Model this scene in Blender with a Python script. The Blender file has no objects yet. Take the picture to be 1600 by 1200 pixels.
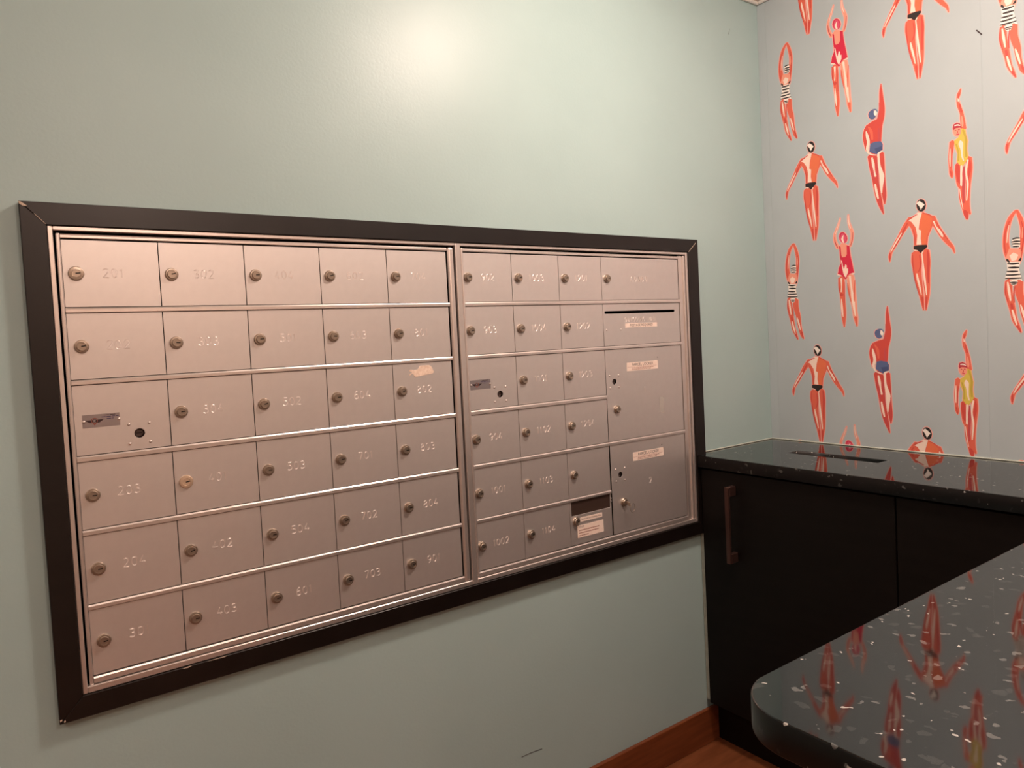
import bpy, bmesh, math, random
from mathutils import Vector, Matrix
random.seed(7)
SC = bpy.context.scene
COL = SC.collection

# ------------------------------------------------------------------ camera
cam_d = bpy.data.cameras.new('camera')
cam = bpy.data.objects.new('camera', cam_d); COL.objects.link(cam)
cam.location = (-0.0877, -1.5011, 1.2847)
cam.rotation_euler = (1.52779591, 0.04985738, -0.63249078)
cam_d.sensor_width = 36.0
cam_d.lens = 1140.657 / 1600 * 36.0
cam_d.shift_x = -24.16 / 1600
cam_d.shift_y = -23.27 / 1600
cam_d.clip_start = 0.01
SC.camera = cam

# ------------------------------------------------------------------ world, exposure, lamps
w = bpy.data.worlds.new('world'); SC.world = w; w.use_nodes = True
w.node_tree.nodes['Background'].inputs[0].default_value = (0.05, 0.045, 0.04, 1)
SC.view_settings.view_transform = 'Standard'
SC.view_settings.look = 'None'
SC.view_settings.gamma = 1.0
SC.view_settings.use_curve_mapping = False
SC.view_settings.exposure = 0.0

CEIL = 2.346
WARM = (1.0, 0.795, 0.685)
# surface-mounted glass domes, the main lamp and then added fills: x, y, radius, radiance of the glowing glass
LAMPS_AND_FILLS = [
    (1.17, -0.81, 0.115, 134.0),
    (-1.20, -1.50, 0.115, 95.0),  # added fill, lifts the left wall and the far corner
    (0.42, -2.18, 0.115, 88.0),  # added fill behind the camera, brightens the upper mailbox doors
]

# ------------------------------------------------------------------ materials
def lin(c):
    return tuple(((v/255)/12.92 if v/255 <= 0.04045 else ((v/255+0.055)/1.055)**2.4) for v in c)
def mat(name, col, rough=0.5, metal=0.0, ior=1.45, srgb=True, coat=0.0):
    m = bpy.data.materials.new(name); m.use_nodes = True
    b = m.node_tree.nodes['Principled BSDF']
    c = lin(col) if srgb else col
    b.inputs['Base Color'].default_value = (*c, 1)
    b.inputs['Roughness'].default_value = rough
    b.inputs['Metallic'].default_value = metal
    b.inputs['IOR'].default_value = ior
    b.inputs['Coat Weight'].default_value = coat
    return m
def nodes(m):
    return m.node_tree.nodes, m.node_tree.links, m.node_tree.nodes['Principled BSDF']
def tex_noise(m, scale, detail=3, stretch=None):
    N, L, b = nodes(m)
    tc = N.new('ShaderNodeTexCoord'); n = N.new('ShaderNodeTexNoise')
    n.inputs['Scale'].default_value = scale; n.inputs['Detail'].default_value = detail
    src = tc.outputs['Object']
    if stretch:
        mp = N.new('ShaderNodeMapping'); mp.inputs['Scale'].default_value = stretch
        L.new(src, mp.inputs[0]); src = mp.outputs[0]
    L.new(src, n.inputs['Vector'])
    return n
def add_bump(m, scale, strength, dist=0.001, stretch=None, detail=2):
    N, L, b = nodes(m)
    n = tex_noise(m, scale, detail, stretch)
    bp = N.new('ShaderNodeBump'); bp.inputs['Strength'].default_value = strength
    bp.inputs['Distance'].default_value = dist
    L.new(n.outputs['Fac'], bp.inputs['Height']); L.new(bp.outputs[0], b.inputs['Normal'])
def add_mottle(m, c1, c2, scale, stretch=None, lo=0.35, hi=0.65, detail=4):
    N, L, b = nodes(m)
    n = tex_noise(m, scale, detail, stretch)
    r = N.new('ShaderNodeValToRGB')
    r.color_ramp.elements[0].position = lo; r.color_ramp.elements[0].color = (*lin(c1), 1)
    r.color_ramp.elements[1].position = hi; r.color_ramp.elements[1].color = (*lin(c2), 1)
    L.new(n.outputs['Fac'], r.inputs[0]); L.new(r.outputs[0], b.inputs['Base Color'])

M = {}
M['paint'] = mat('teal_wall_paint', (168, 192, 190), 0.40)
add_mottle(M['paint'], (166, 190, 188), (170, 194, 192), 3.0); add_bump(M['paint'], 160, 0.30, 0.0007)
M['paper'] = mat('wallpaper_ground', (176, 187, 190), 0.5)
add_mottle(M['paper'], (174, 185, 188), (178, 189, 192), 5.0)
M['far'] = mat('lobby_wall_paint', (195, 172, 154), 0.6)
add_mottle(M['far'], (193, 170, 152), (197, 174, 156), 2.0)
M['ceil'] = mat('ceiling_paint', (225, 215, 205), 0.8)
add_mottle(M['ceil'], (223, 213, 203), (227, 217, 207), 4.0)
M['floor'] = mat('cherry_floor', (120, 70, 42), 0.35)
add_mottle(M['floor'], (112, 62, 36), (132, 78, 48), 9.0, (1, 6, 1))
M['base'] = mat('cherry_baseboard', (118, 62, 34), 0.35)
add_mottle(M['base'], (110, 56, 30), (126, 68, 38), 12.0, (0.6, 8, 8))
M['caulk'] = mat('pale_caulk', (190, 196, 184), 0.5)
add_mottle(M['caulk'], (180, 186, 174), (196, 202, 190), 40.0)
M['black_wood'] = mat('black_painted_wood', (20, 14, 12), 0.36, 0.0, 1.5)
add_mottle(M['black_wood'], (17, 11, 9), (23, 17, 15), 14.0, (1, 1, 1)); 
M['raw'] = mat('chipped_wood', (205, 185, 165), 0.7)
add_mottle(M['raw'], (190, 168, 145), (215, 197, 180), 300.0)
def alu(name, c, rough, metal):
    m = mat(name, c, rough, metal)
    d = tuple(max(0, v-3) for v in c)
    add_mottle(m, d, c, 60.0, None, 0.3, 0.7)
    return m
M['door'] = alu('satin_aluminium', (230, 223, 219), 0.42, 0.75)
M['rail'] = alu('extruded_aluminium', (236, 226, 220), 0.32, 0.80)
M['lock'] = alu('nickel_lock', (178, 164, 150), 0.32, 0.85)
M['lockpale'] = alu('pale_lock', (225, 200, 175), 0.35, 0.6)
M['key'] = mat('keyway_dark', (14, 10, 9), 0.6)
M['groove'] = alu('engraved_aluminium', (240, 230, 224), 0.42, 0.7)
M['void'] = mat('dark_interior', (10, 7, 6), 0.8)
M['brown'] = mat('bronze_plate', (92, 78, 74), 0.35, 0.5)
M['pane'] = mat('dark_window_pane', (66, 52, 46), 0.22)
M['plate'] = alu('etched_nameplate', (178, 170, 172), 0.3, 0.8)
M['ink'] = mat('dark_ink', (58, 42, 44), 0.5)
M['inkred'] = mat('red_ink', (150, 92, 80), 0.6)
M['inkblue'] = mat('blue_ink', (84, 74, 110), 0.5)
M['label'] = mat('white_label', (246, 226, 212), 0.5)
add_mottle(M['label'], (243, 222, 207), (248, 229, 216), 90.0)
M['residue'] = mat('torn_paper', (244, 220, 200), 0.8)
add_mottle(M['residue'], (228, 200, 178), (248, 226, 208), 160.0)
M['tape'] = mat('clear_tape', (206, 198, 190), 0.2, 0.4)
M['espresso'] = mat('espresso_laminate', (12, 7, 5), 0.55, 0.0, 1.28)
add_mottle(M['espresso'], (10, 6, 4), (14, 9, 7), 6.0, (1, 1, 8))
M['bronze'] = mat('bronze_handle', (84, 60, 54), 0.38, 0.7)
def glow(name, strength):
    m = mat(name, (255, 240, 225), 0.4)
    p = m.node_tree.nodes['Principled BSDF']
    p.inputs['Emission Color'].default_value = (*WARM, 1); p.inputs['Emission Strength'].default_value = strength
    return m
M['white'] = mat('white_trim_paint', (225, 220, 212), 0.5)

# black granite with pale chips
M['granite'] = mat('black_granite', (16, 15, 15), 0.045, 0.0, 1.58)
def granite(m):
    N, L, b = nodes(m)
    tc = N.new('ShaderNodeTexCoord')
    prev = None
    for sc, thr, keep, c in ((80, 0.44, 0.86, (46, 46, 45)), (95, 0.38, 0.945, (92, 92, 90)), (150, 0.32, 0.976, (178, 175, 169))):
        nz = N.new('ShaderNodeTexNoise'); nz.inputs['Scale'].default_value = 70; nz.inputs['Detail'].default_value = 2
        L.new(tc.outputs['Object'], nz.inputs['Vector'])
        mx = N.new('ShaderNodeMix'); mx.data_type = 'VECTOR'; mx.inputs[0].default_value = 0.022
        L.new(tc.outputs['Object'], mx.inputs[4]); L.new(nz.outputs['Color'], mx.inputs[5])
        v = N.new('ShaderNodeTexVoronoi'); v.inputs['Scale'].default_value = sc
        L.new(mx.outputs[1], v.inputs['Vector'])
        lt = N.new('ShaderNodeMath'); lt.operation = 'LESS_THAN'; lt.inputs[1].default_value = thr
        L.new(v.outputs['Distance'], lt.inputs[0])
        sp = N.new('ShaderNodeSeparateColor'); L.new(v.outputs['Color'], sp.inputs[0])
        gt = N.new('ShaderNodeMath'); gt.operation = 'GREATER_THAN'; gt.inputs[1].default_value = keep
        L.new(sp.outputs[0], gt.inputs[0])
        mu = N.new('ShaderNodeMath'); mu.operation = 'MULTIPLY'
        L.new(lt.outputs[0], mu.inputs[0]); L.new(gt.outputs[0], mu.inputs[1])
        cm = N.new('ShaderNodeMix'); cm.data_type = 'RGBA'
        L.new(mu.outputs[0], cm.inputs[0])
        if prev is None: cm.inputs[6].default_value = (*lin((15, 14, 14)), 1)
        else: L.new(prev, cm.inputs[6])
        cm.inputs[7].default_value = (*lin(c), 1)
        prev = cm.outputs[2]
    L.new(prev, b.inputs['Base Color'])
granite(M['granite'])
M['granite_edge'] = mat('honed_granite_edge', (16, 15, 15), 0.32, 0.0, 1.45)
granite(M['granite_edge'])

# ------------------------------------------------------------------ helpers
def wloc(o):
    v = Vector((0, 0, 0))
    while o: v = v + Vector(o.location); o = o.parent
    return v
def empty(name, loc):
    o = bpy.data.objects.new(name, None); COL.objects.link(o); o.location = loc
    o.empty_display_size = 0.05
    return o
def tag(o, label=None, cat=None, group=None, kind=None):
    if label: o['label'] = label
    if cat: o['category'] = cat
    if group: o['group'] = group
    if kind: o['kind'] = kind
    return o
def link(name, me, parent=None, loc=None):
    """link a mesh whose vertices are in world metres (loc None) or around loc"""
    o = bpy.data.objects.new(name, me); COL.objects.link(o)
    L = Vector(loc) if loc is not None else None
    if L is None:
        n = len(me.vertices)
        lo = Vector((min(v.co.x for v in me.vertices), min(v.co.y for v in me.vertices), min(v.co.z for v in me.vertices)))
        hi = Vector((max(v.co.x for v in me.vertices), max(v.co.y for v in me.vertices), max(v.co.z for v in me.vertices)))
        L = (lo + hi) / 2
        me.transform(Matrix.Translation(-L))
    if parent is not None:
        o.parent = parent; o.location = L - wloc(parent)
    else:
        o.location = L
    return o
def put(name, me, parent, L):
    o = bpy.data.objects.new(name, me); COL.objects.link(o); o.parent = parent
    o.location = Vector(L) - wloc(parent)
    return o
def mesh(name, verts, faces, mats, idx=None):
    me = bpy.data.meshes.new(name); me.from_pydata([tuple(v) for v in verts], [], faces)
    for m in mats: me.materials.append(m)
    if idx: me.polygons.foreach_set('material_index', idx)
    me.update()
    return me
def bm_box(bm, x0, x1, y0, y1, z0, z1, bev=0.0, seg=1, mi=0):
    vs = [bm.verts.new(p) for p in ((x0,y0,z0),(x1,y0,z0),(x1,y1,z0),(x0,y1,z0),(x0,y0,z1),(x1,y0,z1),(x1,y1,z1),(x0,y1,z1))]
    fs = []
    for q in ((0,3,2,1),(4,5,6,7),(0,1,5,4),(1,2,6,5),(2,3,7,6),(3,0,4,7)):
        f = bm.faces.new([vs[i] for i in q]); f.material_index = mi; fs.append(f)
    if bev > 0:
        es = list({e for f in fs for e in f.edges})
        r = bmesh.ops.bevel(bm, geom=es, offset=bev, segments=seg, affect='EDGES', profile=0.5)
        for f in r['faces']: f.material_index = mi
def box(name, x0, x1, y0, y1, z0, z1, m, parent=None, bev=0.0, seg=1):
    bm = bmesh.new(); bm_box(bm, x0, x1, y0, y1, z0, z1, bev, seg)
    me = bpy.data.meshes.new(name); bm.to_mesh(me); bm.free(); me.materials.append(m)
    return link(name, me, parent)
def boxes(name, L, m, parent=None, bev=0.0):
    bm = bmesh.new()
    for b in L: bm_box(bm, *b, bev)
    me = bpy.data.meshes.new(name); bm.to_mesh(me); bm.free(); me.materials.append(m)
    return link(name, me, parent)
def smooth(me, ang=35):
    me.polygons.foreach_set('use_smooth', [True]*len(me.polygons))
    try: me.set_sharp_from_angle(angle=math.radians(ang))
    except Exception: pass
    return me
def curve_plate(name, loops, th, bev, m, to_world, res=1):
    """flat plate with holes: 2-D loops, filled and extruded; to_world maps the plate's own x,y,z"""
    cu = bpy.data.curves.new(name, 'CURVE'); cu.dimensions = '2D'; cu.fill_mode = 'BOTH'
    cu.extrude = th/2 - bev; cu.bevel_depth = bev; cu.bevel_resolution = res
    for lp in loops:
        s = cu.splines.new('POLY'); s.points.add(len(lp)-1); s.use_cyclic_u = True
        for p, q in zip(s.points, lp): p.co = (q[0], q[1], 0, 1)
    cu.offset = -bev
    t = bpy.data.objects.new('tmp', cu); COL.objects.link(t)
    dg = bpy.context.evaluated_depsgraph_get(); dg.update()
    me = bpy.data.meshes.new_from_object(t.evaluated_get(dg))
    bpy.data.objects.remove(t); bpy.data.curves.remove(cu)
    me.name = name
    me.transform(to_world); me.materials.clear(); me.materials.append(m)
    return me
def circle(cx, cy, r, n=20):
    return [(cx + r*math.cos(2*math.pi*i/n), cy + r*math.sin(2*math.pi*i/n)) for i in range(n)]
def rrect(x0, x1, y0, y1, r, n=5):
    P = []
    for cx, cy, a in ((x1-r, y0+r, -90), (x1-r, y1-r, 0), (x0+r, y1-r, 90), (x0+r, y0+r, 180)):
        for i in range(n+1):
            t = math.radians(a + 90*i/n); P.append((cx + r*math.cos(t), cy + r*math.sin(t)))
    return P
FRONT = Matrix(((1,0,0,0),(0,0,-1,0),(0,1,0,0),(0,0,0,1)))   # plate x -> X, y -> Z, z -> -Y
_font_cache = {}
def text_geo(s, size):
    """verts (x,y), faces, width of a line of text in the built-in font, centred"""
    k = (s, size)
    if k in _font_cache: return _font_cache[k]
    cu = bpy.data.curves.new('t', 'FONT'); cu.body = s; cu.size = size; cu.align_x = 'CENTER'; cu.align_y = 'CENTER'
    cu.resolution_u = 2
    t = bpy.data.objects.new('tmp', cu); COL.objects.link(t)
    dg = bpy.context.evaluated_depsgraph_get(); dg.update()
    me = bpy.data.meshes.new_from_object(t.evaluated_get(dg))
    V = [(v.co.x, v.co.y) for v in me.vertices]; F = [tuple(p.vertices) for p in me.polygons]
    bpy.data.objects.remove(t); bpy.data.curves.remove(cu); bpy.data.meshes.remove(me)
    _font_cache[k] = (V, F); return V, F
def lathe(profile, n=20):
    """profile [(r,h)] turned about -Y (h towards the room)"""
    V, F = [], []
    rings = []
    for r, h in profile:
        if r < 1e-6:
            rings.append([len(V)]); V.append((0, -h, 0))
        else:
            rings.append(list(range(len(V), len(V)+n)))
            V += [(r*math.cos(2*math.pi*i/n), -h, r*math.sin(2*math.pi*i/n)) for i in range(n)]
    for a, b in zip(rings, rings[1:]):
        for i in range(n):
            j = (i+1) % n
            if len(b) == 1: F.append((a[i], a[j], b[0]))
            else: F.append((a[i], a[j], b[j], b[i]))
    return V, F

# ------------------------------------------------------------------ the setting
XC = 2.0147; ZC = 0.9035; TH = 0.036
XW, YR = -3.2, -2.5
def struct(o): o['kind'] = 'structure'; return o
T = 0.10
struct(boxes('wall_left', [(XW-T, 0.002, 0, T, 0, CEIL), (0.002, 1.608, 0, T, 0, 0.702), (0.002, 1.608, 0, T, 1.515, CEIL), (1.608, XC+T, 0, T, 0, CEIL)], M['paint']))
wall_r = struct(box('wall_right', XC, XC+T, YR, 0, 0, CEIL, M['paper']))
struct(box('wall_rear', XW-T, XC+T, YR-T, YR, 0, CEIL, M['far']))
struct(box('wall_far', XW-T, XW, YR, 0, 0, CEIL, M['far']))
struct(box('floor', XW-T, XC+T, YR-T, T, -T, 0, M['floor']))
struct(box('ceiling', XW-T, XC+T, YR-T, T, CEIL, CEIL+T, M['ceil']))
struct(box('baseboard_left', XW, 1.676, -0.012, 0, 0, 0.108, M['base'], None, 0.002))
# pale caulk beads and the scribe strip beside the cabinet
struct(box('trim_1', 1.655, XC-0.003, -0.004, 0, ZC, ZC+0.004, M['caulk'], None, 0.0012))
struct(box('trim_2', XC-0.004, XC, -1.62, 0, ZC, ZC+0.004, M['caulk'], None, 0.0012))
struct(box('trim_3', 1.6355, 1.6400, -0.0215, 0, 0.134, 0.660, M['caulk'], None, 0.002))
struct(boxes('trim_4', [(XW, XC, -0.012, 0, CEIL-0.010, CEIL)], M['white'], None, 0.003))
struct(boxes('trim_5', [(XC-0.012, XC, YR, -0.012, CEIL-0.010, CEIL)], M['white'], None, 0.003))
# wallpaper hung in strips, butt-jointed
SEAMS = [0.0, 0.0314, 0.6700, 1.305, 1.940, -YR]
for a, b in zip(SEAMS, SEAMS[1:]):
    box('wallpaper_strip', XC-0.0006, XC, -b+0.0005, -a-0.0005, 0.0, CEIL-0.010, M['paper'], wall_r)

# printed swimmers on the wallpaper
PAL = {}
# (kind, colour, outlined, coordinates in 0.1 mm along and up the wall)
SWIM = {
'stripe': [
('S', 'O', 1, [1061, 21793, 48, 931, 21621, 97, 851, 21375, 117, 814, 21083, 131, 838, 20802, 152, 900, 20570, 138]),
('S', 'O', 1, [1078, 21793, 55, 1156, 21574, 97, 1202, 21319, 103, 1189, 21083, 103, 1155, 20823, 103, 1110, 20566, 103]),
('S', 'R', 0, [911, 21552, 21, 820, 21325, 28, 784, 21032, 28, 808, 20751, 21]),
('S', 'R', 0, [1175, 21508, 21, 1226, 21221, 28, 1202, 20959, 28, 1166, 20760, 21]),
('S', 'L', 0, [900, 21450, 14, 863, 21250, 28, 840, 21014, 14]),
('S', 'P', 0, [1199, 21349, 14, 1193, 21172, 34, 1182, 21085, 14]),
('P', 'P', 1, [890, 20862, 1144, 20812, 1158, 20552, 1112, 20439, 972, 20433, 852, 20509, 811, 20643]),
('P', 'L', 0, [894, 20678, 984, 20750, 1093, 20677, 1047, 20556, 941, 20534]),
('P', 'W', 0, [955, 21062, 1139, 21120, 1139, 20859, 1014, 20868, 951, 20958]),
('S', 'K', 0, [973, 21087, 28, 1051, 21104, 41, 1131, 21093, 28]),
('S', 'K', 0, [949, 21016, 28, 1048, 21023, 41, 1138, 21009, 28]),
('S', 'K', 0, [958, 20965, 28, 1045, 20961, 41, 1139, 20943, 28]),
('S', 'K', 0, [983, 20896, 24, 1053, 20892, 38, 1116, 20890, 24]),
('P', 'W', 0, [828, 20531, 1132, 20499, 1107, 20311, 1171, 20005, 990, 20003, 775, 20096, 840, 20314]),
('S', 'K', 0, [830, 20592, 34, 857, 20553, 55, 891, 20512, 21]),
('S', 'K', 0, [1146, 20592, 28, 1130, 20548, 52, 1087, 20525, 17]),
('S', 'K', 0, [847, 20480, 31, 973, 20463, 48, 1106, 20468, 31]),
('S', 'K', 0, [864, 20377, 31, 987, 20368, 52, 1102, 20358, 31]),
('S', 'K', 0, [832, 20283, 31, 966, 20271, 45, 1077, 20262, 28]),
('S', 'K', 0, [811, 20195, 31, 962, 20184, 41, 1137, 20184, 24]),
('S', 'K', 0, [790, 20113, 31, 959, 20097, 41, 1154, 20089, 28]),
('S', 'O', 1, [865, 20045, 152, 855, 19792, 172, 894, 19537, 159, 944, 19280, 131, 981, 19057, 117, 1051, 18887, 90, 1121, 18718, 28]),
('S', 'O', 1, [1095, 19997, 172, 1098, 19724, 172, 1161, 19465, 152, 1186, 19216, 124, 1229, 18994, 103, 1265, 18864, 97, 1329, 18733, 28]),
('P', 'W', 0, [886, 20051, 1078, 20017, 1028, 19910, 975, 19898, 917, 19942]),
('S', 'K', 0, [895, 20000, 17, 983, 19993, 34, 1066, 19987, 17]),
('S', 'K', 0, [918, 19954, 14, 981, 19951, 31, 1041, 19952, 14]),
('S', 'L', 0, [842, 20009, 34, 869, 19788, 62, 901, 19535, 34]),
('S', 'L', 0, [934, 19298, 34, 982, 19087, 55, 1034, 18898, 21]),
('S', 'L', 0, [1124, 19414, 28, 1175, 19219, 55, 1223, 19019, 28]),
('S', 'R', 0, [793, 20023, 17, 782, 19751, 31, 843, 19490, 21]),
('S', 'R', 0, [1008, 19931, 17, 978, 19697, 31, 987, 19482, 17]),
('S', 'R', 0, [916, 19455, 55, 935, 19328, 69]),
('S', 'R', 0, [1044, 18889, 48, 1115, 18735, 28]),
('S', 'R', 0, [1262, 18955, 55, 1316, 18761, 28])],
'red': [
('S', 'P', 1, [2696, 22357, 19, 2641, 22193, 45, 2559, 22015, 58, 2497, 21857, 64, 2514, 21671, 84, 2596, 21460, 84]),
('S', 'P', 1, [2954, 22422, 26, 2966, 22187, 58, 3030, 21986, 77, 3064, 21855, 84, 3044, 21655, 77, 2981, 21472, 71]),
('S', 'L', 0, [2685, 22326, 10, 2620, 22142, 19, 2526, 21907, 16]),
('S', 'L', 0, [2960, 22396, 13, 2966, 22187, 32, 3024, 22003, 19]),
('S', 'M', 0, [3090, 21874, 13, 3063, 21648, 26, 3007, 21492, 16]),
('S', 'M', 0, [2496, 21813, 16, 2513, 21641, 29, 2584, 21480, 23]),
('P', 'C2', 1, [2908, 21706, 2887, 21630, 2836, 21588, 2768, 21590, 2701, 21637, 2653, 21716, 2638, 21806, 2659, 21882, 2711, 21923, 2779, 21920, 2846, 21873, 2893, 21794]),
('S', 'C', 0, [2664, 21706, 16, 2703, 21886, 32, 2801, 21894, 26, 2887, 21743, 26, 2857, 21621, 19]),
('S', 'L', 0, [2786, 21825, 19, 2746, 21721, 64, 2785, 21608, 39]),
('P', 'P', 1, [2631, 21523, 2726, 21594, 2822, 21559, 2974, 21468, 2970, 21149, 2678, 21162]),
('P', 'C', 1, [2631, 21523, 2683, 21490, 2697, 21245, 2727, 21168, 2825, 21164, 2876, 21242, 2879, 21514, 2965, 21483, 2991, 21201, 3051, 20884, 3088, 20665, 2952, 20615, 2841, 20493, 2754, 20521, 2660, 20627, 2563, 20674, 2602, 20857, 2672, 20984, 2654, 21230]),
('P', 'L', 0, [2676, 21102, 2717, 21058, 2741, 20900, 2770, 20800, 2818, 20949, 2859, 20914, 2862, 20815, 2901, 20816, 2897, 20699, 2820, 20545, 2783, 20587, 2744, 20689]),
('S', 'L', 0, [2562, 20659, 39, 2676, 20610, 29, 2770, 20495, 19]),
('S', 'L', 0, [2845, 20492, 19, 2952, 20615, 39, 3087, 20647, 45]),
('S', 'O', 1, [2677, 20546, 187, 2681, 20289, 200, 2694, 20075, 161, 2704, 19800, 148, 2721, 19524, 142, 2720, 19313, 122, 2725, 19056, 32]),
('S', 'P', 1, [2967, 20580, 213, 2990, 20311, 232, 3028, 20002, 187, 3052, 19756, 168, 3076, 19511, 135, 3101, 19296, 129, 3131, 19064, 39]),
('S', 'R', 0, [2585, 20561, 19, 2588, 20258, 32, 2626, 20035, 19]),
('S', 'R', 0, [2770, 20411, 19, 2760, 20114, 32, 2756, 19785, 19]),
('S', 'R', 0, [2646, 20029, 97, 2699, 20043, 97]),
('S', 'L', 0, [2676, 20531, 64, 2675, 20291, 32, 2659, 20130, 39]),
('S', 'L', 0, [2661, 19904, 26, 2672, 19629, 58, 2696, 19366, 26]),
('S', 'O', 0, [2714, 19330, 84, 2725, 19071, 26]),
('S', 'L', 0, [2951, 20576, 71, 2996, 20190, 52, 3026, 19943, 97, 3062, 19575, 64, 3090, 19373, 32]),
('S', 'O', 0, [3113, 20449, 19, 3076, 20105, 45, 3066, 19811, 26]),
('S', 'O', 0, [2873, 20378, 19, 2898, 20161, 52, 2958, 19814, 26]),
('S', 'O', 0, [3095, 19327, 97, 3132, 19079, 32])],
'blue': [
('S', 'R', 1, [4065, 19598, 20, 4058, 19389, 87, 4067, 19127, 128, 4071, 18899, 168, 4037, 18681, 202, 3974, 18469, 215]),
('P', 'R', 1, [3986, 18662, 4092, 18585, 4057, 18317, 4023, 17951, 3700, 17973, 3646, 18125, 3564, 18278, 3526, 18420, 3589, 18537, 3781, 18612]),
('S', 'R', 1, [3586, 18438, 114, 3535, 18252, 101, 3562, 18013, 94, 3602, 17821, 67]),
('S', 'M', 0, [3999, 19082, 17, 3998, 18822, 34, 3945, 18624, 20]),
('S', 'M', 0, [3961, 18375, 27, 3958, 18179, 67, 3960, 17999, 47]),
('S', 'O', 0, [3657, 18486, 34, 3738, 18333, 87, 3765, 18096, 54]),
('S', 'L', 0, [3587, 18372, 27, 3614, 18232, 81, 3646, 18042, 87, 3603, 17870, 74, 3644, 17728, 47]),
('P', 'B', 1, [3895, 18768, 3878, 18707, 3834, 18671, 3776, 18669, 3719, 18702, 3677, 18761, 3664, 18831, 3681, 18892, 3725, 18928, 3784, 18930, 3841, 18896, 3881, 18837]),
('P', 'W', 0, [3927, 18815, 3919, 18778, 3901, 18754, 3877, 18750, 3854, 18767, 3838, 18800, 3832, 18841, 3840, 18878, 3858, 18902, 3882, 18906, 3905, 18889, 3922, 18856]),
('S', 'B', 0, [3728, 18912, 34, 3832, 18933, 40, 3909, 18905, 34, 3931, 18846, 20]),
('S', 'R', 1, [3752, 17653, 289, 3793, 17297, 269, 3824, 16993, 202, 3859, 16656, 175, 3918, 16348, 161, 3978, 16106, 101, 4036, 15899, 20]),
('S', 'R', 1, [4010, 17643, 161, 4014, 17315, 182, 4025, 17018, 168, 4050, 16718, 141, 4072, 16418, 121, 4078, 16181, 27]),
('P', 'B', 1, [3700, 17989, 3831, 18014, 4017, 17985, 4071, 17890, 4060, 17730, 3974, 17678, 3888, 17639, 3770, 17699, 3669, 17772]),
('P', 'B2', 0, [3825, 17818, 4046, 17847, 4053, 17738, 3888, 17652]),
('S', 'L', 0, [3633, 17730, 34, 3752, 17663, 34, 3874, 17622, 27]),
('S', 'L', 0, [4042, 17701, 34, 3939, 17653, 61, 3913, 17567, 34]),
('S', 'L', 0, [3743, 17573, 47, 3772, 17401, 81, 3800, 17197, 47, 3829, 17025, 61]),
('S', 'L', 0, [3935, 17628, 67, 3947, 17330, 74, 3991, 17123, 114, 4023, 16953, 135, 4002, 16694, 74, 3997, 16514, 34]),
('S', 'L', 0, [3812, 16797, 47, 3843, 16593, 74, 3891, 16369, 47]),
('S', 'M', 0, [3695, 17385, 34, 3752, 17107, 61, 3798, 16900, 40]),
('S', 'M', 0, [3876, 17477, 20, 3885, 17080, 47, 3928, 16709, 27]),
('S', 'M', 0, [4090, 16939, 17, 4093, 16578, 30, 4083, 16252, 17]),
('S', 'M', 0, [3917, 16315, 61, 4016, 16001, 27])],
'yellow': [
('S', 'O', 1, [6188, 18830, 17, 6135, 18696, 81, 6103, 18568, 52, 6129, 18407, 87, 6188, 18207, 81, 6210, 18018, 110, 6233, 17761, 133]),
('S', 'R', 0, [6144, 18709, 40, 6113, 18596, 17]),
('S', 'R', 0, [6144, 18434, 35, 6191, 18222, 52]),
('S', 'L', 0, [6110, 18597, 17, 6122, 18516, 35]),
('S', 'P', 0, [6194, 18114, 23, 6208, 17927, 52, 6206, 17835, 29]),
('S', 'O', 1, [5941, 17502, 127, 5912, 17291, 110, 5886, 17079, 92, 5886, 16830, 81, 5903, 16655, 92, 5918, 16549, 23]),
('S', 'L', 0, [5889, 17328, 17, 5877, 17081, 35, 5878, 16863, 17]),
('S', 'R', 0, [5942, 17315, 17, 5925, 17071, 23, 5919, 16823, 17]),
('S', 'R', 0, [5884, 16737, 29, 5913, 16575, 23]),
('S', 'O', 1, [6079, 16881, 150, 6089, 16663, 185, 6111, 16380, 162, 6146, 16250, 133, 6160, 15969, 139, 6207, 15713, 121, 6247, 15552, 121, 6266, 15395, 46]),
('S', 'O', 1, [6336, 16978, 162, 6353, 16730, 150, 6331, 16490, 139, 6311, 16248, 110, 6290, 15945, 104, 6302, 15697, 81, 6344, 15521, 46]),
('P', 'Y', 1, [6187, 17794, 6278, 17746, 6290, 17600, 6326, 17438, 6304, 17230, 6331, 17010, 6268, 16901, 6179, 16792, 6122, 16841, 6051, 16943, 6071, 17161, 6002, 17363, 5994, 17513, 6095, 17572]),
('S', 'Y2', 0, [6215, 17741, 52, 6282, 17510, 52, 6276, 17237, 64, 6280, 17037, 46]),
('S', 'Y2', 0, [6039, 17416, 35, 6087, 17219, 35, 6087, 16972, 40]),
('S', 'L', 0, [6145, 17482, 29, 6155, 17403, 115, 6175, 17260, 64, 6183, 17074, 46, 6214, 16944, 29]),
('P', 'P', 1, [6180, 17744, 6165, 17668, 6125, 17620, 6072, 17611, 6021, 17646, 5983, 17714, 5971, 17797, 5987, 17874, 6027, 17922, 6080, 17930, 6131, 17895, 6168, 17827]),
('P', 'C3', 1, [5966, 17851, 5992, 17946, 6069, 17969, 6147, 17927, 6193, 17802, 6130, 17824, 6042, 17831, 5983, 17794]),
('S', 'W', 0, [6015, 17903, 23, 6088, 17906, 35, 6154, 17873, 17]),
('S', 'C3', 0, [6018, 17779, 20, 6053, 17770, 20]),
('S', 'C3', 0, [6100, 17777, 20, 6137, 17773, 20]),
('S', 'R', 0, [6082, 17760, 17, 6086, 17700, 23]),
('S', 'C', 0, [6056, 17671, 23, 6115, 17662, 23]),
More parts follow.
